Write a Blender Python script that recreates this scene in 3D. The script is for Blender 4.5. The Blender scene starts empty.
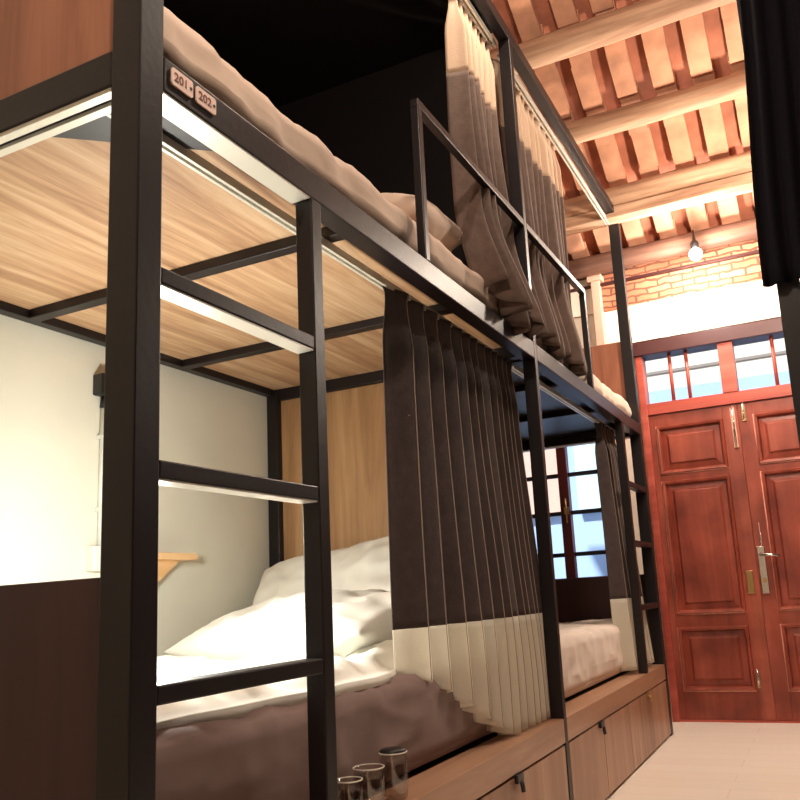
import bpy, bmesh, math, random
from mathutils import Vector, Matrix, Euler, noise
random.seed(7)
C = bpy.context.scene.collection
SC = bpy.context.scene

# ------------------------------------------------------------------ helpers
def lin(r, g, b):
    f = lambda c: (c/255)/12.92 if c/255 <= .04045 else ((c/255+.055)/1.055)**2.4
    return (f(r), f(g), f(b), 1)

def mat_base(name):
    m = bpy.data.materials.new(name); m.use_nodes = True
    nt = m.node_tree
    return m, nt, nt.nodes['Principled BSDF']

def mat(name, col, rough=.5, metal=0, bump=0, bscale=40, spec=.5, vary=0, vscale=3, sheen=0, trans=0):
    m, nt, b = mat_base(name)
    b.inputs['Base Color'].default_value = lin(*col)
    b.inputs['Roughness'].default_value = rough
    b.inputs['Metallic'].default_value = metal
    b.inputs['Specular IOR Level'].default_value = spec
    if sheen: b.inputs['Sheen Weight'].default_value = sheen
    tc = nt.nodes.new('ShaderNodeTexCoord')
    if vary:
        n = nt.nodes.new('ShaderNodeTexNoise'); n.inputs['Scale'].default_value = vscale; n.inputs['Detail'].default_value = 6
        nt.links.new(tc.outputs['Object'], n.inputs['Vector'])
        mx = nt.nodes.new('ShaderNodeMixRGB'); mx.blend_type = 'MIX'
        a = lin(*[max(0, c*(1-vary)) for c in col]); c2 = lin(*[min(255, c*(1+vary*.6)) for c in col])
        mx.inputs[1].default_value = a; mx.inputs[2].default_value = c2
        rmp = nt.nodes.new('ShaderNodeMapRange'); rmp.inputs[1].default_value = .3; rmp.inputs[2].default_value = .7
        nt.links.new(n.outputs['Fac'], rmp.inputs[0]); nt.links.new(rmp.outputs[0], mx.inputs[0])
        nt.links.new(mx.outputs[0], b.inputs['Base Color'])
    if bump:
        n2 = nt.nodes.new('ShaderNodeTexNoise'); n2.inputs['Scale'].default_value = bscale; n2.inputs['Detail'].default_value = 5
        nt.links.new(tc.outputs['Object'], n2.inputs['Vector'])
        bp = nt.nodes.new('ShaderNodeBump'); bp.inputs['Strength'].default_value = bump; bp.inputs['Distance'].default_value = .01
        nt.links.new(n2.outputs['Fac'], bp.inputs['Height']); nt.links.new(bp.outputs[0], b.inputs['Normal'])
    if trans:
        out = nt.nodes['Material Output']
        t = nt.nodes.new('ShaderNodeBsdfTranslucent'); t.inputs['Color'].default_value = lin(*col)
        mxs = nt.nodes.new('ShaderNodeMixShader'); mxs.inputs[0].default_value = trans
        nt.links.new(b.outputs[0], mxs.inputs[1]); nt.links.new(t.outputs[0], mxs.inputs[2])
        nt.links.new(mxs.outputs[0], out.inputs['Surface'])
    return m

def wood(name, dark, mid, light, axis='Y', rough=.45, scale=1.0, board=0, bump=.15):
    m, nt, b = mat_base(name)
    tc = nt.nodes.new('ShaderNodeTexCoord'); mp = nt.nodes.new('ShaderNodeMapping')
    s = {'X': (.6, 9, 9), 'Y': (9, .6, 9), 'Z': (9, 9, .6)}[axis]
    mp.inputs['Scale'].default_value = [v*scale for v in s]
    nt.links.new(tc.outputs['Object'], mp.inputs['Vector'])
    n = nt.nodes.new('ShaderNodeTexNoise'); n.inputs['Scale'].default_value = 1.4; n.inputs['Detail'].default_value = 9
    n.inputs['Roughness'].default_value = .62; n.inputs['Distortion'].default_value = .6
    nt.links.new(mp.outputs[0], n.inputs['Vector'])
    cr = nt.nodes.new('ShaderNodeValToRGB')
    cr.color_ramp.elements[0].position = .3; cr.color_ramp.elements[0].color = lin(*dark)
    cr.color_ramp.elements[1].position = .68; cr.color_ramp.elements[1].color = lin(*light)
    e = cr.color_ramp.elements.new(.5); e.color = lin(*mid)
    nt.links.new(n.outputs['Fac'], cr.inputs[0]); nt.links.new(cr.outputs[0], b.inputs['Base Color'])
    b.inputs['Roughness'].default_value = rough
    bp = nt.nodes.new('ShaderNodeBump'); bp.inputs['Strength'].default_value = bump; bp.inputs['Distance'].default_value = .004
    nt.links.new(n.outputs['Fac'], bp.inputs['Height']); nt.links.new(bp.outputs[0], b.inputs['Normal'])
    return m

class MB:
    def __init__(s): s.bm = bmesh.new()
    def box(s, x0, x1, y0, y1, z0, z1, bev=.0025):
        r = bmesh.ops.create_cube(s.bm, size=1)
        x0, x1 = sorted((x0, x1)); y0, y1 = sorted((y0, y1)); z0, z1 = sorted((z0, z1))
        for v in r['verts']:
            v.co = Vector((x0+(v.co.x+.5)*(x1-x0), y0+(v.co.y+.5)*(y1-y0), z0+(v.co.z+.5)*(z1-z0)))
        if bev:
            bev = min(bev, .3*min(x1-x0, y1-y0, z1-z0))
            es = list({e for v in r['verts'] for e in v.link_edges})
            bmesh.ops.bevel(s.bm, geom=es, offset=bev, segments=2, affect='EDGES', profile=.5)
        return s
    def poly(s, pts, d):                # prism: polygon pts extruded by vector d
        d = Vector(d)
        a = [s.bm.verts.new(p) for p in pts]; b = [s.bm.verts.new(Vector(p)+d) for p in pts]
        s.bm.faces.new(a); s.bm.faces.new(list(reversed(b)))
        for i in range(len(a)):
            j = (i+1) % len(a); s.bm.faces.new((a[j], a[i], b[i], b[j]))
        bmesh.ops.recalc_face_normals(s.bm, faces=s.bm.faces)
        return s
    def tube(s, pts, r, n=12, cap=True):
        pts = [Vector(p) for p in pts]; rings = []
        for i, p in enumerate(pts):
            t = (pts[min(i+1, len(pts)-1)]-pts[max(i-1, 0)]).normalized()
            a = t.orthogonal().normalized()
            if rings and abs(t.dot(pa)) < .99: a = (pa - t*pa.dot(t)).normalized()
            pa = a; b = t.cross(a)
            rr = r[i] if isinstance(r, (list, tuple)) else r
            rings.append([s.bm.verts.new(p+rr*(math.cos(k*2*math.pi/n)*a+math.sin(k*2*math.pi/n)*b)) for k in range(n)])
        for A, B in zip(rings, rings[1:]):
            for k in range(n):
                f = s.bm.faces.new((A[k], A[(k+1) % n], B[(k+1) % n], B[k])); f.smooth = True
        if cap:
            s.bm.faces.new(list(reversed(rings[0]))); s.bm.faces.new(rings[-1])
        return s
    def lathe(s, c, prof, n=20):        # prof: (r, z) list around vertical axis through c
        rings = []
        for r, z in prof:
            rings.append([s.bm.verts.new((c[0]+r*math.cos(k*2*math.pi/n), c[1]+r*math.sin(k*2*math.pi/n), c[2]+z)) for k in range(n)])
        for A, B in zip(rings, rings[1:]):
            for k in range(n):
                f = s.bm.faces.new((A[k], A[(k+1) % n], B[(k+1) % n], B[k])); f.smooth = True
        s.bm.faces.new(list(reversed(rings[0]))); s.bm.faces.new(rings[-1])
        return s

def wloc(o):
    v = Vector((0, 0, 0))
    while o: v += o.location; o = o.parent
    return v

def link(name, mb, m, parent=None, origin=None):
    bm = mb.bm if isinstance(mb, MB) else mb
    off = wloc(parent) if parent else Vector((0, 0, 0))
    loc = Vector((0, 0, 0))
    if origin is not None: loc = Vector(origin)-off
    for v in bm.verts: v.co -= off+loc
    me = bpy.data.meshes.new(name); bm.to_mesh(me); bm.free()
    me.materials.append(m)
    o = bpy.data.objects.new(name, me); C.objects.link(o); o.location = loc
    if parent: o.parent = parent
    return o

def tag(o, label=None, cat=None, group=None, kind=None):
    if label: o['label'] = label
    if cat: o['category'] = cat
    if group: o['group'] = group
    if kind: o['kind'] = kind
    return o

def thing(name, loc, label, cat, group=None, kind=None):
    o = bpy.data.objects.new(name, None); C.objects.link(o); o.location = loc; o.empty_display_size = .1
    return tag(o, label, cat, group, kind)

def smooth(o):
    for p in o.data.polygons: p.use_smooth = True
    return o
def solid(o, t):
    md = o.modifiers.new('thickness', 'SOLIDIFY'); md.thickness = t; md.offset = 0
    return o
def sstep(a, b, x):
    t = max(0, min(1, (x-a)/(b-a))); return t*t*(3-2*t)

# ------------------------------------------------------------------ measurements
W = 1.2665; L = 2.068; E = 4.117; D = 4.552
XR = 1.62; YN = -2.6
RZ = lambda y: 3.09+.5*(D-y)            # underside of the roof tiles on the door side
YRIDGE = .4
def roof_z(y): return RZ(y) if y >= YRIDGE else RZ(YRIDGE)-.5*(YRIDGE-y)

# ------------------------------------------------------------------ materials
M = {}
M['steel'] = mat('black_painted_steel', (22, 15, 17), .42, 0, .05, 60, .45)
M['alu'] = mat('white_aluminium', (225, 222, 210), .35, .3)
M['slot'] = mat('dark_slot', (20, 17, 17), .6)
M['deck'] = wood('plywood_deck', (146, 106, 76), (188, 150, 114), (210, 180, 146), 'Y', .55, 1.9)
M['panelwood'] = wood('headboard_wood', (140, 100, 66), (176, 136, 94), (200, 164, 120), 'Z', .5, .9)
M['redwood'] = wood('footboard_veneer', (116, 68, 50), (152, 98, 74), (176, 120, 94), 'Z', .42, .8)
M['darkfoot'] = wood('dark_footboard', (44, 22, 22), (56, 28, 27), (70, 36, 33), 'Z', .45, .7)
M['blackpanel'] = mat('black_wood_panel', (22, 17, 18), .55, 0, .05, 20, .3)
M['cab'] = wood('cabinet_veneer', (132, 94, 70), (164, 122, 94), (186, 144, 114), 'Z', .34, .7)
M['ledge'] = wood('ledge_veneer', (142, 104, 80), (174, 134, 106), (196, 156, 128), 'Y', .28, .7)
M['carcass'] = mat('cabinet_carcass', (58, 36, 28), .6)
M['brass'] = mat('worn_brass', (190, 160, 110), .3, .9)
M['chrome'] = mat('chrome', (215, 210, 205), .2, 1)
M['sheet_w'] = mat('white_cotton', (238, 236, 226), .85, 0, .12, 14, .2, sheen=.1)
M['sheet_b'] = mat('beige_sheet', (214, 188, 168), .85, 0, .12, 14, .2, sheen=.1)
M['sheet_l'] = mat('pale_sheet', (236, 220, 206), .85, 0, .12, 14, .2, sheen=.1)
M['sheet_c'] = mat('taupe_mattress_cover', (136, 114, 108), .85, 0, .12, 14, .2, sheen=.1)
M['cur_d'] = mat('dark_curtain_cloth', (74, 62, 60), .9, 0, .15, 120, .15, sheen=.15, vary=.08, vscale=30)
M['cur_u'] = mat('lit_curtain_cloth', (112, 93, 84), .9, 0, .15, 120, .15, sheen=.15, vary=.08, vscale=30)  # same cloth as the lower curtains, lightened as if strongly lit
M['cur_uc'] = mat('warm_cream_curtain_cloth', (200, 172, 148), .9, 0, .12, 120, .15, sheen=.1)
M['glints'] = mat('curtain_glint_tone', (176, 152, 130), .8)  # pale tone standing in for light caught on the pleat crests
M['cur_c'] = mat('cream_curtain_cloth', (246, 240, 226), .9, 0, .12, 120, .15, sheen=.1, trans=.45)
M['cur_b'] = mat('black_curtain_cloth', (20, 18, 22), .9, 0, .1, 120, .1)
M['plaster'] = mat('white_plaster', (232, 230, 214), .85, 0, .12, 9, .2, vary=.03, vscale=2)
M['cream'] = mat('cream_plaster', (240, 228, 212), .8, 0, .1, 8, .25, vary=.03)
M['wood_lt'] = wood('pine', (200, 150, 100), (222, 176, 124), (236, 196, 146), 'Y', .5)
M['plate'] = mat('pink_plastic_plate', (246, 214, 200), .4)
M['ink'] = mat('brown_print', (120, 66, 56), .6)
M['pipe'] = mat('white_pvc', (222, 224, 216), .4)
M['plastic_k'] = mat('black_plastic', (24, 22, 22), .4)
M['doorred'] = wood('red_lacquer', (138, 58, 42), (166, 78, 58), (186, 98, 76), 'Z', .42, .55, bump=.06)
M['doorframe'] = wood('red_frame_lacquer', (146, 58, 46), (180, 80, 64), (202, 102, 84), 'X', .46, .5, bump=.08)
M['darkred'] = mat('dark_red_lintel', (66, 26, 24), .5)
M['winframe'] = mat('window_red_brown', (84, 30, 26), .45)
M['muntin'] = mat('window_dark_muntin', (30, 26, 36), .5)
M['pink'] = mat('pinkish_post', (226, 180, 158), .6, 0, .1, 12, .3, vary=.06)
M['beam'] = wood('aged_beam_wood', (112, 78, 60), (172, 132, 104), (212, 176, 146), 'X', .7, .8, bump=.4)
M['beamdark'] = wood('dark_beam_wood', (72, 46, 38), (108, 74, 60), (140, 102, 82), 'X', .7, .8, bump=.4)
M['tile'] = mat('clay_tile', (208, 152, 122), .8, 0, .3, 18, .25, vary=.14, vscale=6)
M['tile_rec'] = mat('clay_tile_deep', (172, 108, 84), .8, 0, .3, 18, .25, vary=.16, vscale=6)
M['floor'] = None
M['lampglass'] = None

m, nt, b = mat_base('pale_floor'); M['floor'] = m
b.inputs['Roughness'].default_value = .38
tc = nt.nodes.new('ShaderNodeTexCoord'); bk = nt.nodes.new('ShaderNodeTexBrick')
bk.inputs['Scale'].default_value = 1; bk.inputs['Brick Width'].default_value = .9; bk.inputs['Row Height'].default_value = .15
bk.inputs['Mortar Size'].default_value = .002; bk.inputs['Color1'].default_value = lin(249, 238, 224); bk.inputs['Color2'].default_value = lin(252, 243, 230); bk.inputs['Mortar'].default_value = lin(236, 220, 202)
nt.links.new(tc.outputs['Object'], bk.inputs['Vector']); nt.links.new(bk.outputs[0], b.inputs['Base Color'])

m, nt, b = mat_base('old_brick'); M['brick'] = m
b.inputs['Roughness'].default_value = .9
tc = nt.nodes.new('ShaderNodeTexCoord'); mp = nt.nodes.new('ShaderNodeMapping'); mp.inputs['Rotation'].default_value = (math.radians(90), 0, 0)
bk = nt.nodes.new('ShaderNodeTexBrick'); bk.inputs['Scale'].default_value = 1; bk.inputs['Brick Width'].default_value = .16; bk.inputs['Row Height'].default_value = .045
bk.inputs['Mortar Size'].default_value = .007; bk.inputs['Color1'].default_value = lin(182, 112, 80); bk.inputs['Color2'].default_value = lin(204, 142, 108); bk.inputs['Mortar'].default_value = lin(120, 74, 56)
ns = nt.nodes.new('ShaderNodeTexNoise'); ns.inputs['Scale'].default_value = 9
mv = nt.nodes.new('ShaderNodeMixRGB'); mv.blend_type = 'ADD'; mv.inputs[0].default_value = .05
nt.links.new(tc.outputs['Object'], mv.inputs[1]); nt.links.new(ns.outputs['Color'], mv.inputs[2]); nt.links.new(tc.outputs['Object'], ns.inputs['Vector'])
nt.links.new(mv.outputs[0], mp.inputs['Vector']); nt.links.new(mp.outputs[0], bk.inputs['Vector']); nt.links.new(bk.outputs[0], b.inputs['Base Color'])
bp = nt.nodes.new('ShaderNodeBump'); bp.inputs['Strength'].default_value = .6; bp.inputs['Distance'].default_value = .01; bp.invert = True
nt.links.new(bk.outputs['Fac'], bp.inputs['Height']); nt.links.new(bp.outputs[0], b.inputs['Normal'])

def glass(name, tint, gl=.08):
    m, nt, b = mat_base(name); nt.nodes.remove(b); out = nt.nodes['Material Output']
    t = nt.nodes.new('ShaderNodeBsdfTransparent'); t.inputs[0].default_value = tint
    g = nt.nodes.new('ShaderNodeBsdfGlossy'); g.inputs['Roughness'].default_value = .03
    x = nt.nodes.new('ShaderNodeMixShader'); x.inputs[0].default_value = gl
    nt.links.new(t.outputs[0], x.inputs[1]); nt.links.new(g.outputs[0], x.inputs[2]); nt.links.new(x.outputs[0], out.inputs['Surface'])
    return m
M['glass'] = glass('window_glass', (.93, .96, .98, 1), .05)
M['tumbler'] = glass('smoky_glass', (.88, .86, .84, 1), .12)

def emis(name, col, s):
    m, nt, b = mat_base(name)
    b.inputs['Base Color'].default_value = col
    b.inputs['Emission Color'].default_value = col; b.inputs['Emission Strength'].default_value = s
    return m
M['bulb'] = emis('lit_bulb', (1, .93, .82, 1), 60)
M['readbulb'] = emis('lit_reading_bulb', (1, .96, .82, 1), 25)

m = M['cur_c']; nt = m.node_tree; out = nt.nodes['Material Output']
src = out.inputs['Surface'].links[0].from_socket
tp = nt.nodes.new('ShaderNodeBsdfTransparent'); mx = nt.nodes.new('ShaderNodeMixShader'); mx.inputs[0].default_value = .22
nt.links.new(src, mx.inputs[1]); nt.links.new(tp.outputs[0], mx.inputs[2]); nt.links.new(mx.outputs[0], out.inputs['Surface'])

# lacquered door: uneven, worn colour
m = M['doorred']; nt = m.node_tree; b = nt.nodes['Principled BSDF']
src = b.inputs['Base Color'].links[0].from_socket
tc = nt.nodes.new('ShaderNodeTexCoord'); ns = nt.nodes.new('ShaderNodeTexNoise'); ns.inputs['Scale'].default_value = 3.2; ns.inputs['Detail'].default_value = 7
cr = nt.nodes.new('ShaderNodeValToRGB'); cr.color_ramp.elements[0].position = .34; cr.color_ramp.elements[0].color = (.36, .27, .25, 1); cr.color_ramp.elements[1].position = .62; cr.color_ramp.elements[1].color = (1, 1, 1, 1)
mm = nt.nodes.new('ShaderNodeMixRGB'); mm.blend_type = 'MULTIPLY'; mm.inputs[0].default_value = .8
nt.links.new(tc.outputs['Object'], ns.inputs['Vector']); nt.links.new(ns.outputs['Fac'], cr.inputs[0])
nt.links.new(src, mm.inputs[1]); nt.links.new(cr.outputs[0], mm.inputs[2]); nt.links.new(mm.outputs[0], b.inputs['Base Color'])
M['worn_highlight'] = mat('worn_highlight_moulding', (222, 150, 128), .5, vary=.15, vscale=20)  # pale tone paints a highlight onto the worn edges

# ------------------------------------------------------------------ room shell
def struct(name, mb, m, label=None, parent=None):
    o = link(name, mb, m, parent)
    if not parent: tag(o, label, None, None, 'structure')
    return o

struct('floor', MB().box(-W-.2, XR+.2, YN-.2, D+.2, -.12, 0, 0), M['floor'], 'pale cream plank floor of the aisle')

def gable(x0, x1):                       # side wall following the roof line
    mb = MB()
    mb.poly([(x0, YN-.1, 0), (x0, D, 0), (x0, D, roof_z(D)), (x0, YRIDGE, roof_z(YRIDGE)), (x0, YN-.1, roof_z(YN-.1))], (x1-x0, 0, 0))
    return mb
struct('wall_left', gable(-W-.14, -W), M['plaster'], 'white plaster wall behind the beds')
struct('wall_right', gable(XR, XR+.14), M['blackpanel'], 'dark wall on the right of the aisle')
struct('wall_near', MB().box(-W, XR, YN-.14, YN, 0, roof_z(YN), 0), M['cream'], 'cream wall behind the viewer')

# far wall: cream plaster with a door opening and a window opening
DX0, DX1, DZ = -.075, 1.16, 2.47
WX0, WX1, WZ0, WZ1 = -1.0, -.31, .915, 1.86
T = .16
mb = MB()
mb.box(-W, WX0, D, D+T, 0, 2.66, 0); mb.box(WX0, WX1, D, D+T, 0, WZ0, 0); mb.box(WX0, WX1, D, D+T, WZ1, 2.66, 0)
mb.box(WX1, DX0, D, D+T, 0, 2.66, 0); mb.box(DX0, DX1, D, D+T, DZ, 2.66, 0); mb.box(DX1, XR, D, D+T, 0, 2.66, 0)
mb.box(-W, -.07, D, D+T, 2.66, 2.76, 0); mb.box(-.07, XR, D, D+T, 2.66, 2.745, 0)
mb.box(-.095, XR, D-.028, D-.0, 2.48, 2.745, .003)
struct('wall_far', mb, M['cream'], 'cream plaster wall above and beside the red doors')
mb = MB().box(-W, XR, D-.02, D+T, 2.745, 2.925, 0)
mb2 = MB().box(-W, -.318, D-.03, D-.02, 2.74, 3.0, 0); struct('wall_far_plaster', mb2, M['cream'], 'cream plaster left of the slim pillar')
struct('wall_far_brick', mb, M['brick'], 'strip of bare orange brick on top of the white wall')
struct('wall_far_top', MB().box(-W, XR, D+.03, D+T, 2.925, 3.12, 0), M['brick'], 'shadowed brick under the eave')

# ceiling: clay tiles on the slope
def ceiling():
    mb = MB()
    def strip(x0, x1, ya, yb, h0, h1, sgn):
        # slab lying on slope between ya and yb; h offsets above underside plane
        z = roof_z
        p = [(x0, ya, z(ya)+h0), (x0, yb, z(yb)+h0), (x0, yb, z(yb)+h1), (x0, ya, z(ya)+h1)]
        mb.poly(p, (x1-x0, 0, 0))
    # deck behind the tiles
    strip(-W-.2, XR+.2, YRIDGE, D+.5, .085, .13, 1)
    strip(-W-.2, XR+.2, YN-.3, YRIDGE, .085, .13, 1)
    return mb
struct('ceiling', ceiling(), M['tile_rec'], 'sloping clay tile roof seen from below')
mb = MB()
sp = .205; x = -W+.02; k = 0
while x < XR-.05:
    w = .118+random.uniform(-.008, .008)
    y = D+.35; step = .235
    off = random.uniform(0, .06)
    y -= off
    while y > YRIDGE+.05:
        ya = max(y-step, YRIDGE+.02)
        z1 = roof_z(y)+.012; z0 = roof_z(ya)+.030     # each tile tilts so that its end laps over the next
        jx = random.uniform(-.006, .006)
        p = [(x+jx, ya, z0), (x+jx, y, z1), (x+jx, y, z1+.05), (x+jx, ya, z0+.055)]
        mb.poly(p, (w, 0, 0))
        y -= step
    x += sp
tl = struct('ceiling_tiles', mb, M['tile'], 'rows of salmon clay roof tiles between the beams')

# roof beams
def beam(y, zc, r, h, m, label, x0=-W, x1=XR, kind='log'):
    o = thing('roof_beam', (.2, y, zc), label, 'beam', 'roof beams')
    mb = MB(); bm = mb.bm
    n = 14; segs = 40; rings = []
    for i in range(segs+1):
        xx = x0+(x1-x0)*i/segs
        ring = []
        for k in range(n):
            a = 2*math.pi*k/n
            sx = math.copysign(abs(math.cos(a))**.6, math.cos(a)); sz = math.copysign(abs(math.sin(a))**.6, math.sin(a))
            w = 1+.07*noise.noise(Vector((xx*2.2, math.cos(a)*1.3+y, math.sin(a)*1.3)))
            ring.append(bm.verts.new((xx, y+r*sx*w, zc+h*sz*w+.008*noise.noise(Vector((xx*1.2, y*3, 0))))))
        rings.append(ring)
    for A, B in zip(rings, rings[1:]):
        for k in range(n):
            f = bm.faces.new((A[k], A[(k+1) % n], B[(k+1) % n], B[k])); f.smooth = True
    bm.faces.new(rings[0]); bm.faces.new(rings[-1])
    bmesh.ops.recalc_face_normals(bm, faces=bm.faces)
    link('log', mb, m, o)
    return o
beam(3.02, 3.775, .06, .07, M['beam'], 'pale roof beam nearest the camera, topmost in the photo')
beam(3.52, 3.535, .055, .062, M['beam'], 'brown roof beam second from the top of the photo')
b3 = beam(3.98, 3.29, .065, .06, M['beam'], 'thick pale roof beam with a plank under it, third from the top')
link('plank', MB().box(-W, XR, 3.955, 4.075, 3.15, 3.225, .006), M['beam'], b3)
beam(4.40, 3.045, .06, .062, M['beamdark'], 'dark roof beam just above the brick strip and the bulb')
beam(2.4, 4.08, .06, .065, M['beam'], 'roof beam above the middle bunk post, above the picture edge')
tr = struct('trim_1', MB().box(-W, XR, D-.05, D+.02, 2.925, 2.945, .003), M['darkred'], 'thin dark strip along the top of the brick')

# pillar, panel at the left of the far wall
o = thing('pillar', (-.28, D-.05, 0), 'slim pinkish wooden pillar against the far wall, left of the red doors', 'pillar')
link('shaft', MB().box(-.315, -.255, D-.075, D-.005, 0, 3.0, .004), M['pink'], o)
link('capital', MB().box(-.335, -.235, D-.095, D-.0, 2.955, 3.0, .004), M['pink'], o)
struct('trim_2', MB().box(-W, -.05, D-.09, D-.02, 3.005, 3.05, .004), M['beamdark'], 'brown lintel above the cream panel')

# ------------------------------------------------------------------ doors
def moulded_panel(x0, x1, z0, z1, yf):
    mb = MB(); bm = mb.bm
    # frame moulding ring around recessed then raised panel, facing -Y
    loops = [(0, 0), (.006, -.014), (.020, -.010), (.028, .016), (.062, .010), (.075, -.001)]
    vs = []
    for ins, dy in loops:
        vs.append([bm.verts.new(p) for p in ((x0+ins, yf+dy, z0+ins), (x1-ins, yf+dy, z0+ins), (x1-ins, yf+dy, z1-ins), (x0+ins, yf+dy, z1-ins))])
    for A, B in zip(vs, vs[1:]):
        for k in range(4): bm.faces.new((A[k], A[(k+1) % 4], B[(k+1) % 4], B[k]))
    bm.faces.new(vs[-1])
    bk = [bm.verts.new(p) for p in ((x0, yf+.03, z0), (x1, yf+.03, z0), (x1, yf+.03, z1), (x0, yf+.03, z1))]
    for k in range(4): bm.faces.new((vs[0][(k+1) % 4], vs[0][k], bk[k], bk[(k+1) % 4]))
    bm.faces.new(list(reversed(bk)))
    bmesh.ops.recalc_face_normals(bm, faces=bm.faces)
    return mb

def door(n, x0, x1, px0, px1, label):
    y0 = D+.01; y1 = y0+.045; top = 1.966
    d = thing('door_%d' % n, ((x0+x1)/2, D, 0), label, None, None, 'structure')
    P = [(.185, .575), (.655, 1.515), (1.56, 1.885)]
    mb = MB()
    mb.box(x0, px0, y0, y1, .012, top); mb.box(px1, x1, y0, y1, .012, top)
    zs = [.012]+[z for p in P for z in p]+[top]
    for i in range(0, len(zs), 2): mb.box(px0, px1, y0, y1, zs[i], zs[i+1], .001)
    link('leaf_frame', mb, M['doorred'], d)
    for z0, z1 in P:
        p = link('panel', moulded_panel(px0, px1, z0, z1, y0), M['doorred'], d)
        mb = MB().tube([(px0, y0-.002, z0), (px1, y0-.002, z0)], .0055, 8).tube([(px0, y0-.002, z0), (px0, y0-.002, z1)], .004, 8)
        tag(link('moulding', mb, M['worn_highlight'], p), 'worn moulding edge with its highlight painted on')
    return d
d1 = door(1, -.03, .5345, .012, .44, 'left red panelled door leaf')
d2 = door(2, .5355, 1.11, .625, 1.06, 'right red panelled door leaf')
yd = D+.01
def bolt(x, z0, z1, m, par, w=.014):
    h = MB().box(x-w, x+w, yd-.008, yd, z0, z1, .002)
    o = link('bolt_plate', h, m, par)
    mb = MB().tube([(x, yd-.014, z0+.01), (x, yd-.014, z1+.012)], .006, 10)
    mb.tube([(x, yd-.014, (z0+z1)/2), (x, yd-.034, (z0+z1)/2-.01)], .005, 8)
    link('bolt_rod', mb, M['chrome'], o)
bolt(.503, 1.68, 1.945, M['pink'], d1)
bolt(.570, 1.845, 1.955, M['brass'], d2, .012)
bolt(.46, .2, .3, M['brass'], d1, .01)
# lock plate and lever
o = link('lock_plate', MB().box(.462, .505, yd-.012, yd, .765, .905, .004), M['brass'], d1)
link('knob', MB().tube([(.483, yd-.012, .865), (.483, yd-.03, .865), (.483, yd-.042, .865)], [.009, .009, .016], 14), M['brass'], o)
o = link('lock_plate', MB().box(.545, .59, yd-.012, yd, .76, 1.05, .004), M['chrome'], d2)
link('lever', MB().tube([(.566, yd-.012, 1.0), (.566, yd-.04, 1.0), (.62, yd-.045, .992), (.675, yd-.045, .985)], [.012, .01, .008, .007], 12), M['chrome'], o)
link('cylinder', MB().tube([(.567, yd-.012, .84), (.567, yd-.024, .84)], .014, 14), M['brass'], o)
link('chain', MB().tube([(.575, yd-.006, 1.2), (.577, yd-.008, 1.0), (.578, yd-.006, .80)], .004, 8), M['chrome'], d2)

# frame and transom
fr = MB()
fr.box(DX0, -.03, D-.012, D+.12, 0, 2.38); fr.box(1.11, DX1, D-.012, D+.12, 0, 2.38)
fr.box(-.03, 1.11, D-.006, D+.11, 1.968, 2.045)
fr.box(-.03, 1.11, D+.0, D+.1, -.0, .0115, .001); fr.box(.50, .57, D+.058, D+.075, .012, 1.966, .001)
fr.box(.462, .556, D-.012, D+.11, 2.045, 2.38)
struct('trim_3', fr, M['doorframe'], 'red wooden frame around the double doors')
struct('trim_4', MB().box(DX0-.02, DX1+.02, D-.03, D+.14, 2.38, 2.475, .004), M['darkred'], 'dark red lintel over the doors')
for n, (x0, x1, bars) in enumerate([(-.03, .462, (.144, .252)), (.556, 1.11, (.792, .9))]):
    w = thing('window_%d' % (n+2), ((x0+x1)/2, D, 2.065), ('left' if n == 0 else 'right')+' transom window above the red doors', None, None, 'structure')
    link('glass_pane', MB().box(x0, x1, D+.075, D+.08, 2.045, 2.38, 0), M['glass'], w)
    for bx in bars:
        link('bar', MB().tube([(bx, D+.04, 2.04), (bx, D+.04, 2.385)], .012, 12), M['doorframe'], w)

# window_1
w = thing('window_1', ((WX0+WX1)/2, D, WZ0), 'red brown casement window beyond the far bed', None, None, 'structure')
mb = MB(); fy0, fy1 = D-.01, D+.08
mb.box(WX0-.04, WX0+.02, fy0, fy1, WZ0-.04, WZ1+.04); mb.box(WX1-.02, WX1+.04, fy0, fy1, WZ0-.04, WZ1+.04)
mb.box(WX0+.02, WX1-.02, fy0, fy1, WZ0-.04, WZ0+.012); mb.box(WX0+.02, WX1-.02, fy0, fy1, WZ1-.012, WZ1+.04)
link('window_frame', mb, M['winframe'], w)
cx = -.657
link('sash_stile', MB().box(cx-.034, cx+.034, D+.0, D+.06, WZ0+.012, WZ1-.012), M['winframe'], w)
for x0, x1 in ((WX0+.02, cx-.034), (cx+.034, WX1-.02)):
    mb = MB()
    for z in (1.085, 1.37, 1.635): mb.box(x0, x1, D+.015, D+.045, z-.014, z+.014)
    link('muntin', mb, M['muntin'], w)
    link('glass_pane', MB().box(x0, x1, D+.05, D+.055, WZ0+.012, WZ1-.012, 0), M['glass'], w)
link('catch', MB().tube([(cx+.01, D-.012, 1.3), (cx+.01, D-.012, 1.47)], .006, 8).box(cx-.006, cx+.026, D-.014, D, 1.36, 1.41), M['brass'], w)

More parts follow.
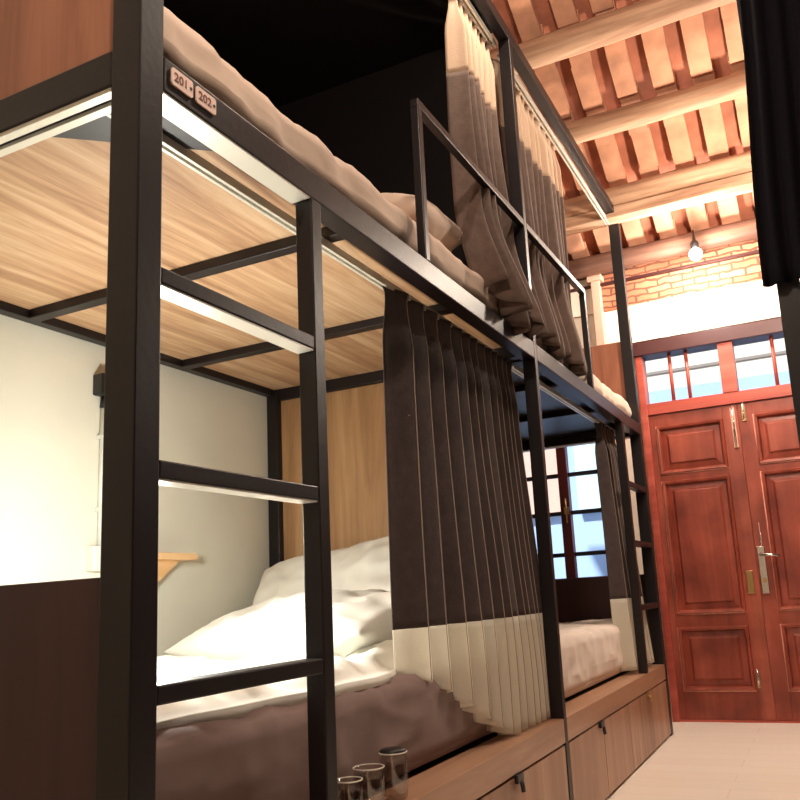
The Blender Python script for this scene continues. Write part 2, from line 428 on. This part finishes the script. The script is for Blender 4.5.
# outside
M['out_cream'] = mat('neighbour_cream_render', (236, 224, 206), .85, 0, .2, 4, .2, vary=.05)
M['out_blue'] = mat('neighbour_pale_blue_paint', (176, 200, 236), .8, 0, .1, 4, .2, vary=.02, vscale=1)
M['out_grey'] = mat('neighbour_grey_ledge', (150, 140, 130), .8)
M['out_mint'] = mat('neighbour_mint_paint', (206, 232, 232), .8)
M['out_pink'] = mat('neighbour_pink_paint', (232, 186, 166), .8)
nb = thing('neighbour_building', (0, 6.6, 0), 'pale building across the lane seen through the window and transoms', 'building')
link('upper_wall', MB().box(-5, 5, 6.6, 6.9, 2.6, 4.2, 0), M['out_cream'], nb)
link('lower_wall', MB().box(-5, 5, 6.58, 6.9, 0, 2.6, 0), M['out_blue'], nb)
link('ledge', MB().box(-5, 5, 6.588, 6.6, 2.755, 2.785, .005), M['out_grey'], nb)
link('mint_pilaster', MB().box(-1.10, -.5, 6.5, 6.58, 1.55, 2.6, 0), M['out_mint'], nb)
link('pink_pilaster', MB().box(-1.9, -1.27, 6.5, 6.58, 1.55, 2.6, 0), M['out_pink'], nb)
struct('ground_outside', MB().box(-6, 6, D+.2, 7.2, -.14, -.02, 0), M['out_grey'], 'grey lane outside')

# ------------------------------------------------------------------ bunk beds
def channel(x, z, y0, y1):              # curtain track, open below
    mb = MB()
    mb.box(x-.013, x-.004, y0, y1, z-.018, z, .001); mb.box(x+.004, x+.013, y0, y1, z-.018, z, .001)
    mb.box(x-.013, x+.013, y0, y1, z, z+.004, .001)
    return mb

def bunk(near):
    Y0, s, ln = (0, 1, L) if near else (E, -1, E-L-.034)
    yy = lambda t: Y0+s*t
    lab = ('near double bunk bed of black steel, its corner post closest to the camera' if near
           else 'far double bunk bed of black steel, standing beside the red doors')
    R = thing('bunk_bed', (-.63, yy(ln/2), 0), lab, 'bunk bed', 'black steel bunk beds')
    S = M['steel']
    def bx(name, x0, x1, t0, t1, z0, z1, m=S, bev=.003, par=R, label=None):
        o = link(name, MB().box(x0, x1, yy(t0), yy(t1), z0, z1, bev), m, par)
        if label: o['label'] = label
        return o
    # posts
    bx('post', -.066, 0, 0, .056, 0, 3.235)
    bx('post', -W+.003, -W+.06, 0, .05, 0, 3.235)
    bx('post', -W+.003, -W+.06, ln-.05, ln, .4, 3.235)
    if near: bx('post', -.052, 0, ln, ln+.034, 0, 3.235); 
    bx('ladder_post', -.044, 0, .512, .552, .396, 1.757)
    for z in (1.429, 1.099, .749): bx('ladder_rung', -.046, -.001, .056, .512, z-.030, z)
    # upper deck frame
    bx('side_rail', -.055, 0, .056, ln, 1.757, 1.825)
    bx('end_rail', -W+.06, -.066, .0, .055, 1.757, 1.825)
    bx('head_rail', -W+.06, -.055, ln-.045, ln, 1.765, 1.825)
    bx('back_rail', -W+.003, -W+.045, .05, ln-.05, 1.785, 1.825)
    for t in (.751, 1.43): bx('cross_beam', -W+.045, -.055, t, t+.042, 1.783, 1.812)
    bx('deck_panel', -W+.01, -.055, .055, ln-.045, 1.813, 1.827, M['deck'] if near else M['steel'], .001)  # far deck takes the dark tone for its unlit underside
    # dark plate in place of the shadow in the front corner
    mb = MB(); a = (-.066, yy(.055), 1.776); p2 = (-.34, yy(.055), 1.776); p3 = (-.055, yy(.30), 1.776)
    mb.poly([a, p2, p3], (0, 0, .012)); link('corner_shadow_plate', mb, S, R)
    # tracks
    def trk(x, z, t0, t1):
        o = link('curtain_track', channel(x, z, yy(t0), yy(t1)), M['alu'], R)
    trk(-.132, 1.776, .06, ln-.05); trk(-.065, 3.165, .06, ln-.02)
    mb = MB(); y = yy(.028)
    for d in (-.024, .006): mb.box(-W+.07, -.07, y+d, y+d+.018, 1.749, 1.757, .001)
    link('edge_channel', mb, M['alu'], R)
    # top frame
    if near:
        for z in (1.429, 1.099): bx('lit_underside_strip', -.044, -.003, .058, .510, z-.0335, z-.030, M['alu'], .0005, label='pale strip for the lit underside of a ladder rung')  # pale strips stand in for light on the undersides
        bx('lit_underside_strip', -.053, -.002, .058, .51, 1.753, 1.757, M['alu'], .0005, label='pale strip for the lit underside of the upper side rail')
        bx('partition_top', -W+.06, -.125, ln-.02, ln, 3.251, 3.95, M['blackpanel'], .001, label='black panel above the canopy')
    bx('top_rail', -.05, 0, .056, ln, 3.18, 3.235)
    bx('top_end_rail', -W+.06, -.066, 0, .05, 3.18, 3.235)
    bx('top_back_rail', -W+.003, -W+.05, .05, ln-.05, 3.18, 3.235)
    # guard rail
    g0 = 1.108 if near else E-3.0
    bx('guard_rail', -.028, 0, g0, ln, 2.322, 2.35)
    bx('guard_post', -.028, 0, g0, g0+.028, 1.825, 2.322)
    # boards
    bx('footboard', -W+.06, -.066, .015, .04, .396, .917, M['darkfoot'], .002, label='dark reddish brown lower footboard')
    bx('upper_footboard', -W+.06, -.066, .012, .04, 1.825, 2.37, M['redwood'], .002, label='warm brown upper footboard')
    if near:
        bx('headboard', -W+.06, -.175, ln-.02, ln, .66, 1.765, M['panelwood'], .002, label='light brown wooden panel at the head of the bed')
        bx('partition_panel', -W+.06, -.125, ln-.02, ln, 1.826, 3.235, M['blackpanel'], .002, label='black panel behind the upper pillow')
        bx('canopy_panel', -W+.01, -.05, .05, ln, 3.236, 3.25, M['blackpanel'], .001, label='black panel roofing the upper bed')
        bx('back_panel', -W+.001, -W+.0028, .05, ln-.02, 1.83, 3.235, M['blackpanel'], 0, label='black back panel of the upper bed')
    # base with storage doors
    bx('base_cabinet', -W+.004, -.016, .056, ln, .0, .39, M['carcass'], .001)
    bx('ledge', -.12, .0, .056, ln-(0 if near else .0), .312, .396, M['ledge'], .003, label='glossy brown ledge along the bed base')
    seams = (.06, .53, 1.035, ln-.006) if near else (.01, E-3.085, E-2.607, ln-.006)
    lat = (.5, None, 1.56) if near else (E-3.54, None, E-2.56)
    for i in range(3):
        t0, t1 = seams[i]+.004, seams[i+1]-.004
        if i == 0 and not near: t0 = .06
        d = bx('storage_door', -.014, -.001, t0, t1, .012, .305, M['cab'], .0015)
        tl = lat[i]
        if tl is None: continue
        y = yy(tl)
        mb = MB().box(-.001, .012, y-.03, y+.022, .288, .312, .002)
        mb.tube([(.012, y, .29), (.016, y, .26)], .007, 10)
        link('latch', mb, M['brass'] if (not near and i == 0) else M['plastic_k'], d)
    return R
nearb = bunk(True); farb = bunk(False)

# number plates on the near side rail
def text_mesh(txt, size, m, name, parent, loc):
    cu = bpy.data.curves.new(name, 'FONT'); cu.body = txt; cu.size = size; cu.extrude = .0006; cu.align_x = 'CENTER'; cu.align_y = 'CENTER'
    to = bpy.data.objects.new(name, cu); C.objects.link(to)
    dg = bpy.context.evaluated_depsgraph_get()
    me = bpy.data.meshes.new_from_object(to.evaluated_get(dg))
    bpy.data.objects.remove(to)
    me.transform(Matrix.Rotation(math.radians(90), 4, 'Z') @ Matrix.Rotation(math.radians(90), 4, 'X'))
    me.materials.clear(); me.materials.append(m)
    o = bpy.data.objects.new(name, me); C.objects.link(o); o.parent = parent; o.location = Vector(loc)-wloc(parent)
    return o
for y, t, lb in ((.100, '201', 'pink number plate 201 on the upper side rail, nearer the corner post'), (.163, '202', 'pink number plate 202 on the upper side rail, right of plate 201')):
    pts = []
    for cy, cz, a0 in ((y+.022, 1.809, 0), (y-.022, 1.809, 90), (y-.022, 1.785, 180), (y+.022, 1.785, 270)):
        for q in range(5):
            a = math.radians(a0+q*22.5); pts.append((.0002, cy+.005*math.cos(a), cz+.005*math.sin(a)))
    mb = MB().poly(pts, (.003, 0, 0))
    p = tag(link('number_plate', mb, M['plate'], None, (0, y, 1.797)), lb, 'sign', 'room number plates')
    text_mesh(t, .024, M['ink'], 'digits', p, (.0036, y-.004, 1.797))
    link('screw', MB().tube([(.0031, y+.021, 1.797), (.0044, y+.021, 1.797)], .003, 10), M['slot'], p)

# ------------------------------------------------------------------ bedding
def rounded(x0, x1, y0, y1, z0, z1, r, cuts, amp, seed, sag=0, stretch=(1, 1, 1)):
    bm = bmesh.new(); bmesh.ops.create_cube(bm, size=2)
    sx, sy, sz = (x1-x0)/2, (y1-y0)/2, (z1-z0)/2
    bmesh.ops.subdivide_edges(bm, edges=bm.edges[:], cuts=cuts, use_grid_fill=True)
    c = Vector(((x0+x1)/2, (y0+y1)/2, (z0+z1)/2))
    for v in bm.verts:
        p = Vector((v.co.x*sx, v.co.y*sy, v.co.z*sz))
        q = Vector((max(-sx+r, min(sx-r, p.x)), max(-sy+r, min(sy-r, p.y)), max(-sz+r, min(sz-r, p.z))))
        d = p-q
        n = d.normalized() if d.length > 1e-6 else Vector((0, 0, 1))
        w = c+q+n*r
        s = Vector((w.x*stretch[0], w.y*stretch[1], w.z*stretch[2]))*5+Vector((seed, seed*1.7, 0))
        k = noise.noise(s)*.6+(.5-abs(noise.noise(s*1.9)))*.8+(.4-abs(noise.noise(s*4.2)))*.45
        fade = max(0, min(1, (w.z-z0)/(.35*(z1-z0))))
        v.co = w+n*k*amp*fade*1.0
    for f in bm.faces: f.smooth = True
    return bm

def put_mattress(x0, x1, y0, y1, z0, z1, mtop, mside, label, seed, amp=.022):
    o = thing('mattress', ((x0+x1)/2, (y0+y1)/2, z0), label, 'mattress', 'mattresses on the bunks')
    link('core', rounded(x0, x1, y0, y1, z0, z1-.02, .04, 30, .006, seed, stretch=(1, .6, .4)), mside, o)
    link('sheet', rounded(x0-.004, x1+.010, y0-.002, y1+.002, z0+.02, z1, .045, 70, amp, seed+3, stretch=(1, .8, .5)), mtop, o)
    return o
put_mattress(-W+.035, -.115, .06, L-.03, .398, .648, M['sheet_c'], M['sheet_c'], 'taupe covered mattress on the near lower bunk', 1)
put_mattress(-W+.035, -.115, L+.04, E-.05, .398, .655, M['sheet_l'], M['sheet_l'], 'beige covered mattress on the far lower bunk, beyond the long curtain', 5, .024)
put_mattress(-W+.055, -.055, .065, L-.03, 1.829, 1.985, M['sheet_b'], M['sheet_b'], 'beige sheeted mattress on the near upper bunk', 9)
put_mattress(-W+.055, -.055, L+.04, E-.05, 1.829, 1.965, M['sheet_b'], M['sheet_b'], 'beige mattress on the far upper bunk', 13)

def pillow(name, c, l, w, h, rot, m, label, seed, amp=.012, cat='pillow', grp='pillows', p=3.2, N=44):
    bm = bmesh.new(); R3 = Euler(rot).to_matrix(); c = Vector(c)
    g = {}
    for side in (1, -1):
        for i in range(N+1):
            for j in range(N+1):
                u = -1+2*i/N; v = -1+2*j/N
                edge = i in (0, N) or j in (0, N)
                if edge and side == -1: g[side, i, j] = g[1, i, j]; continue
                hh = max(0, (1-abs(u)**p))**.55*max(0, (1-abs(v)**p))**.55
                pin = 1-.07*(1-abs(u)**2)*abs(v)**4
                pin2 = 1-.07*(1-abs(v)**2)*abs(u)**4
                q = Vector((u*l/2*pin2, v*w/2*pin, side*h/2*hh))
                s = q*6+Vector((seed, seed*2.1, seed*.7))
                k = noise.noise(s)*.7+(.5-abs(noise.noise(s*1.8)))*.9
                q += Vector((0, 0, side*k*amp*min(1, hh*2)))+Vector((noise.noise(s*.7), noise.noise(s*.7+Vector((9, 0, 0))), 0))*.012
                g[side, i, j] = bm.verts.new(c+R3 @ q)
    for side in (1, -1):
        for i in range(N):
            for j in range(N):
                vs = [g[side, i, j], g[side, i+1, j], g[side, i+1, j+1], g[side, i, j+1]]
                if side < 0: vs.reverse()
                f = bm.faces.new(vs); f.smooth = True
    o = link(name, bm, m, None, c)
    return tag(o, label, cat, grp)
R_ = math.radians
pillow('pillow', (-.64, 1.43, .765), .88, .56, .24, (R_(4), R_(-3), R_(-10)), M['sheet_w'], 'plump white pillow lying flat in front of the propped pillow on the near lower bunk', 2, .032, p=2.3)
pillow('pillow', (-.72, 1.82, .875), 1.0, .50, .24, (R_(52), R_(-7), R_(2)), M['sheet_w'], 'white pillow propped against the wooden headboard', 6, .032, p=2.3)
pillow('pillow', (-.36, 1.42, 2.10), .60, .52, .20, (R_(12), 0, R_(6)), M['sheet_b'], 'beige pillow on the near upper bunk behind the guard rail', 11, .022)

# crumpled duvet on the lower bed
def duvet(name, x0, x1, y0, y1, zb, hf, m, label, seed, cat='duvet'):
    bm = bmesh.new(); N = 110; g = {}
    for i in range(N+1):
        for j in range(N+1):
            u = i/N; v = j/N; x = x0+(x1-x0)*u; y = y0+(y1-y0)*v
            e = min(sstep(0, .10, u), sstep(0, .10, 1-u), sstep(0, .10, v), sstep(0, .1, 1-v))
            q = Vector((x*3.2+seed, y*4.2, seed))
            wv = Vector((noise.noise(q*.8), noise.noise(q*.8+Vector((7, 3, 1))), 0))*.5
            rd = 1-abs(noise.noise(q*1.3+wv))*1.8
            rd2 = 1-abs(noise.noise(q*2.9+wv*1.5))*1.8
            z = zb+e*(hf(x, y)+.038*rd+.016*rd2)
            bx = x+.035*noise.noise(Vector((y*5, seed, x*2)))*(1 if u > .5 else .4); by = y+.05*noise.noise(Vector((x*4, seed+4, 0)))
            g[i, j] = bm.verts.new((bx, by, max(z, zb-.0)))
    for i in range(N):
        for j in range(N):
            f = bm.faces.new((g[i, j], g[i+1, j], g[i+1, j+1], g[i, j+1])); f.smooth = True
    r = bmesh.ops.extrude_face_region(bm, geom=bm.faces[:])
    for v in [x for x in r['geom'] if isinstance(x, bmesh.types.BMVert)]: v.co.z -= .022
    bmesh.ops.recalc_face_normals(bm, faces=bm.faces)
    o = link(name, bm, m, None, ((x0+x1)/2, (y0+y1)/2, zb))
    return tag(o, label, cat)
duvet('duvet', -1.14, -.135, .10, 1.62, .668, lambda x, y: .006-.05*sstep(1.1, 1.25, y)*sstep(-.30, -.42, x)+.035*sstep(1.0, 1.3, y)*sstep(-.42, -.30, x), M['sheet_w'],
      'crumpled white duvet spread over the near lower bunk', 3)

# ------------------------------------------------------------------ curtains
def curtain(label, t0, t1, n, ztop, zbot, bands, xf, amp, group, yf=None, hem=None, seed=0, head=True, rows=56, glints=None, taper=None, soft=False):
    """bands: list of (part name, z low, z high, material); xf(v): mean x, v=0 at the top; amp(v): pleat depth"""
    o = thing('curtain', (xf(0), (t0+t1)/2, zbot), label, 'curtain', group)
    per = 16; cols = n*per
    rng = random.Random(seed); wj = [rng.uniform(.8, 1.2) for _ in range(n+1)]; aj = [rng.uniform(.75, 1.2) for _ in range(n+1)]
    if taper: wj = [w*(taper[0]+(taper[1]-taper[0])*i/n) for i, w in enumerate(wj)]
    cum = [0]
    for i in range(n): cum.append(cum[-1]+wj[i])
    def pt(c, z):
        k = min(c//per, n-1); f = c/per-k
        v = (ztop-z)/(ztop-zbot)
        if f < .80: gx = f/.80; gy = gx*1.12
        else:
            q = (f-.80)/.20; gx = 1-q; gy = 1.12-.12*q
        gx = gx*gx*(3-2*gx)*.6+gx*.4
        if soft: gx = .5-.5*math.cos(2*math.pi*f)+.12*math.sin(4*math.pi*f+k); gy = f+.10*math.sin(2*math.pi*f+k*1.3)
        u = (cum[k]+gy*wj[k])/cum[n]
        a = amp(v)*aj[k]
        pinch = 1
        if head: pinch = .35+.65*sstep(.03, .13, v) if v > .012 else .75
        x = xf(v)+a*pinch*(gx-.5)
        y0, y1 = (t0, t1) if yf is None else yf(v)
        y = y0+(y1-y0)*u
        x += .012*noise.noise(Vector((y*6+seed, z*1.5, seed)))*v
        y += .010*noise.noise(Vector((k*3.3+seed, z*1.7, 2)))*v
        if hem is not None:
            zb2, dx = hem(u)
            z = ztop+(z-ztop)*(ztop-zb2)/(ztop-zbot) if zb2 > zbot and v > .55 and False else z
        return Vector((x, y, z)), u
    for name, za, zb, m in bands:
        bm = bmesh.new(); nr = max(4, int(rows*(zb-za)/(ztop-zbot))); g = {}
        for r in range(nr+1):
            for c in range(cols+1):
                z = zb+(za-zb)*r/nr
                if hem is not None and za <= zbot+1e-6:
                    zlow = hem(c/cols)[0]; z = zb+(zlow-zb)*r/nr
                p, u = pt(c, z)
                if hem is not None: p.x += hem(u)[1]*sstep(.08, .85, (ztop-p.z)/(ztop-zbot)) if True else 0
                g[r, c] = bm.verts.new(p)
        for r in range(nr):
            for c in range(cols):
                f = bm.faces.new((g[r, c], g[r+1, c], g[r+1, c+1], g[r, c+1])); f.smooth = True
        solid(link(name, bm, m, o), .003)
    if glints:
        mb = MB()
        for k in range(n):
            c = k*per+int(per*.8); pts = []
            zl = hem(c/cols)[0] if hem else zbot
            for r in range(41):
                z = ztop-.002+(zl+.004-ztop)*r/40
                p, u = pt(c, z)
                if hem is not None: p.x += hem(u)[1]*sstep(.08, .85, (ztop-p.z)/(ztop-zbot))
                pts.append(p+Vector((.0018, -.0004, 0)))
            mb.tube(pts, .0013, 6)
        tag(link('pleat_glints', mb, glints, o), 'pale edging along the pleats, in place of caught light')
    return o

# long curtain of the near lower bunk
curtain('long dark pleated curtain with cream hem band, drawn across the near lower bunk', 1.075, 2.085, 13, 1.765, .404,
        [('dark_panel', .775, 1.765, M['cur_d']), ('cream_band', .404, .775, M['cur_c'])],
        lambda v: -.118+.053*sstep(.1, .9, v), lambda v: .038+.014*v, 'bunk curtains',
        hem=lambda u: (.404+.25*(1-sstep(-.05, .50, u)), -.055*(1-sstep(.0, .65, u))), seed=3, glints=M['glints'], taper=(1.55, .5))
# gathered curtain of the far lower bunk
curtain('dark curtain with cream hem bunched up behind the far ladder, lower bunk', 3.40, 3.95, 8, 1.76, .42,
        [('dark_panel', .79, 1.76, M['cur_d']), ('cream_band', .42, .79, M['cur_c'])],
        lambda v: -.125+.045*v, lambda v: .05+.03*v, 'bunk curtains', yf=lambda v: (3.50-.06*v, 3.85+.15*v), seed=5, glints=M['glints'])
# upper curtains
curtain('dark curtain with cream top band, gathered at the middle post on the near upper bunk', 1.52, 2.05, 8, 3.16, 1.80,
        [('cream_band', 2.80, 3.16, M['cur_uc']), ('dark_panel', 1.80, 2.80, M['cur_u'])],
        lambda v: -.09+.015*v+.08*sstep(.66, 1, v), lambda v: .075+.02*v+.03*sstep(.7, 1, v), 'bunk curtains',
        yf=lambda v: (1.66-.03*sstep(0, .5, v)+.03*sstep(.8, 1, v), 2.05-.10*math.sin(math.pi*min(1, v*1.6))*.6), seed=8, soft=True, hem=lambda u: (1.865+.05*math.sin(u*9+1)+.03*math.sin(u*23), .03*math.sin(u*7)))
curtain('dark curtain with cream top band drawn along the far upper bunk', 2.12, 2.96, 11, 3.16, 1.86,
        [('cream_band', 2.84, 3.16, M['cur_uc']), ('dark_panel', 1.86, 2.84, M['cur_u'])],
        lambda v: -.09+.02*v+.05*sstep(.7, 1, v), lambda v: .06+.015*v, 'bunk curtains', yf=lambda v: (2.12+.05*v, 2.98-.06*v), seed=12, soft=True, hem=lambda u: (1.87+.03*math.sin(u*14), .02*math.sin(u*11)))

# ------------------------------------------------------------------ small things
# shelf on the wall
o = thing('wall_shelf', (-W, 1.46, 1.04), 'small pine shelf with triangular bracket on the white wall above the bed', 'shelf')
link('board', MB().box(-W, -W+.13, 1.20, 1.425, 1.036, 1.060, .002), M['wood_lt'], o)
link('bracket', MB().poly([(-W+.06, 1.385, 1.036), (-W+.06, 1.24, 1.036), (-W+.06, 1.24, .93)], (.02, 0, 0)), M['wood_lt'], o)
# conduit
o = thing('electrical_conduit', (-W, 1.08, 1.0), 'white electrical conduit and socket box on the wall behind the corner post', 'conduit')
link('pipe', MB().tube([(-W+.014, 1.085, 1.08), (-W+.014, 1.085, 1.56)], .012, 12), M['pipe'], o)
link('socket_box', MB().box(-W, -W+.04, 1.035, 1.125, 1.0, 1.085, .006), M['pipe'], o)
for z in (1.2, 1.45): link('clip', MB().box(-W, -W+.03, 1.068, 1.102, z, z+.015, .002), M['pipe'], o)
o = thing('junction_block', (-W, 1.08, 1.6), 'small black box on the white wall just under the upper deck', 'box')
link('housing', MB().box(-W, -W+.05, 1.045, 1.14, 1.60, 1.675, .006), M['plastic_k'], o)
link('plug', MB().tube([(-W+.014, 1.085, 1.56), (-W+.02, 1.085, 1.60)], .014, 12), M['plastic_k'], o)

# tumblers on the ledge
def tumbler(x, y, z, h, r, label, lid=False):
    o = thing('glass_tumbler', (x, y, z), label, 'glass', 'smoky tumblers by the mattress')
    mb = MB(); prof = [(r*.80, 0), (r*.9, .004), (r, h*.35), (r*1.02, h*.75), (r*.96, h*.95), (r*.92, h), (r*.86, h), (r*.9, h*.75), (r*.88, h*.35), (r*.78, .01), (.002, .01)]
    mb.lathe((x, y, z), prof, 24); link('glass_body', mb, M['tumbler'], o)
    if lid:
        mb = MB().lathe((x, y, z), [(r*.95, h+.001), (r*.97, h+.004), (r*.8, h+.008), (.003, h+.008)], 24)
        link('cap', mb, M['plastic_k'], o)
    mb = MB(); mb.tube([(x+(r-.001)*math.cos(a), y+(r-.001)*math.sin(a), z+h) for a in [k*math.pi/12 for k in range(25)]], .0016, 6, False)
    link('rim', mb, M['alu'], o)
    return o
tumbler(-.05, .672, .396, .085, .030, 'smoky tumbler closest to the ladder post, lowest of the three')
tumbler(-.055, .765, .396, .092, .036, 'smoky tumbler in the middle of the three on the ledge')
tumbler(-.05, .872, .396, .105, .034, 'smoky tumbler farthest from the ladder post, with dark cap', True)

# right hand bunk and its black curtain
o = thing('bunk_bed', (1.2, 2.0, 0), 'black bunk frame on the right edge of the photo', 'bunk bed')
link('post', MB().box(.913, .975, 1.5, 1.56, 0, 4.2), M['steel'], o)
link('post', MB().box(.913, .975, 3.0, 3.06, 0, 3.7) if False else MB().box(1.555, 1.615, 1.5, 1.56, 0, 4.2), M['steel'], o)
link('rail', MB().box(.975, 1.555, 1.505, 1.555, 1.60, 1.66), M['steel'], o)
link('rail', MB().box(.975, 1.555, 1.505, 1.555, 4.1, 4.16), M['steel'], o)
o = thing('curtain', (1.2, 1.47, 1.66), 'black curtain hanging at the right edge above the doors', 'curtain', 'bunk curtains')
bm = bmesh.new(); g = {}; NX, NZ = 90, 40
for i in range(NX+1):
    for j in range(NZ+1):
        v = j/NZ; z = 4.15-v*(4.15-1.668)
        xl = .925+.045*sstep(4.0, 2.6, 2.6) if False else .9265-.047*sstep(0, 1, (2.75-z)/1.1)
        x = xl+(1.60-xl)*i/NX
        y = 1.47+.014*math.sin(i*.85)*(.4+.6*v)
        g[i, j] = bm.verts.new((x, y, z))
for i in range(NX):
    for j in range(NZ):
        f = bm.faces.new((g[i, j], g[i, j+1], g[i+1, j+1], g[i+1, j])); f.smooth = True
solid(link('cloth', bm, M['cur_b'], o), .004)

# lamps -------------------------------------------------------------
def light(name, typ, loc, energy, col, size=.1, parent=None):
    l = bpy.data.lights.new(name, typ); l.energy = energy; l.color = col
    if typ == 'POINT': l.shadow_soft_size = size
    o = bpy.data.objects.new(name, l); C.objects.link(o); o.location = Vector(loc)-(wloc(parent) if parent else Vector((0, 0, 0)))
    if parent: o.parent = parent
    return o
LP = (.43, 4.24, 2.90)
o = thing('ceiling_lamp', (LP[0], LP[1], 3.0), 'lit round bulb under the dark roof beam above the red doors', 'lamp', 'bulbs in the roof')
link('holder', MB().lathe((LP[0], LP[1], LP[2]+.035), [(.02, 0), (.026, .01), (.026, .045), (.012, .06), (.006, .13)], 16), M['plastic_k'], o)
bm = bmesh.new(); bmesh.ops.create_uvsphere(bm, u_segments=20, v_segments=14, radius=.04)
for v in bm.verts: v.co += Vector(LP)
smooth(link('bulb', bm, M['bulb'], o))
light('lamp_light', 'POINT', (LP[0], LP[1]-.06, LP[2]-.06), 46, (1, .88, .78), .04, o)
for p, e, lb in (((.42, 1.55, 3.55), 62, 'warm hanging bulb over the middle of the aisle, above the picture'), ((.55, -.35, 3.0), 80, 'warm hanging bulb over the near end of the aisle, above the picture')):
    o = thing('ceiling_lamp', (p[0], p[1], roof_z(p[1])), lb, 'lamp', 'bulbs in the roof')
    link('cord', MB().tube([(p[0], p[1], p[2]+.09), (p[0], p[1], roof_z(p[1])+.03)], .004, 8), M['plastic_k'], o)
    link('holder', MB().lathe((p[0], p[1], p[2]+.035), [(.02, 0), (.026, .01), (.026, .045), (.006, .06)], 16), M['plastic_k'], o)
    bm = bmesh.new(); bmesh.ops.create_uvsphere(bm, u_segments=20, v_segments=14, radius=.04)
    for v in bm.verts: v.co += Vector(p)
    smooth(link('bulb', bm, M['bulb'], o))
    light('lamp_light', 'POINT', (p[0], p[1], p[2]-.05), e, (1, .83, .67), .06, o)
# pendant under the near upper bunk, behind the corner post
rp = (-.66, .63, 1.06)
o = thing('pendant_lamp', (rp[0], rp[1], 1.81), 'lit pendant lamp hanging under the near upper bunk behind the corner post', 'lamp')
link('rose', MB().lathe((rp[0], rp[1], 1.80), [(.028, 0), (.028, .012), (.004, .0125)], 16), M['plastic_k'], o)
link('cord', MB().tube([(rp[0], rp[1], 1.80), (rp[0], rp[1], 1.13)], .003, 8), M['plastic_k'], o)
link('holder', MB().lathe((rp[0], rp[1], 1.08), [(.014, 0), (.018, .01), (.018, .04), (.005, .052)], 16), M['plastic_k'], o)
bm = bmesh.new(); bmesh.ops.create_uvsphere(bm, u_segments=16, v_segments=12, radius=.024)
for v in bm.verts: v.co += Vector(rp)
smooth(link('bulb', bm, M['readbulb'], o))
light('pendant_light', 'POINT', (rp[0]+.03, rp[1]+.03, 1.06), 26, (1, .98, .9), .05, o)
# fill light added on the right, out of view behind the black curtain
o = thing('fill_lamp', (XR, 3.4, 2.7), 'added warm fill globe on the right wall, hidden behind the black curtain', 'lamp')
link('plate', MB().box(XR-.02, XR, 3.34, 3.46, 2.62, 2.78), M['brass'], o)
link('fill_lamp_arm', MB().tube([(XR-.02, 3.4, 2.68), (XR-.3, 3.4, 2.64), (1.12, 3.4, 2.66)], .01, 10), M['brass'], o)
bm = bmesh.new(); bmesh.ops.create_uvsphere(bm, u_segments=20, v_segments=14, radius=.05)
for v in bm.verts: v.co += Vector((1.12, 3.4, 2.72))
smooth(link('fill_lamp_globe', bm, M['bulb'], o))
light('fill_light', 'POINT', (1.04, 3.4, 2.72), 96, (1, .84, .68), .06, o)

s = bpy.data.lights.new('sun', 'SUN'); s.energy = 7; s.angle = .03; s.color = (1, .97, .92)
so = bpy.data.objects.new('sun', s); C.objects.link(so); so.rotation_euler = (math.radians(42), 0, math.radians(-15))

# world
w = bpy.data.worlds.new('sky'); SC.world = w; w.use_nodes = True
w.node_tree.nodes['Background'].inputs[0].default_value = (.55, .72, 1, 1); w.node_tree.nodes['Background'].inputs[1].default_value = .9

# ------------------------------------------------------------------ camera
cam = bpy.data.cameras.new('camera'); co = bpy.data.objects.new('camera', cam); C.objects.link(co)
fw = Vector((-0.4116814472599357, 0.8912349055532734, 0.19031218853613244)); rt = Vector((0.901886012458001, 0.428416135404597, -0.05532843263274764)); up = rt.cross(fw)
R3 = Matrix((rt, up, -fw)).transposed().to_4x4()
co.matrix_world = Matrix.Translation((.94872, -.92545, .86)) @ R3
cam.sensor_width = 36; cam.lens = 817.095/800*36
cam.shift_x = (400-439.44)/800; cam.shift_y = (436.82-400)/800
cam.clip_start = .02
SC.camera = co
SC.view_settings.view_transform = 'Standard'; SC.view_settings.look = 'None'
SC.view_settings.exposure = .1; SC.view_settings.gamma = 1
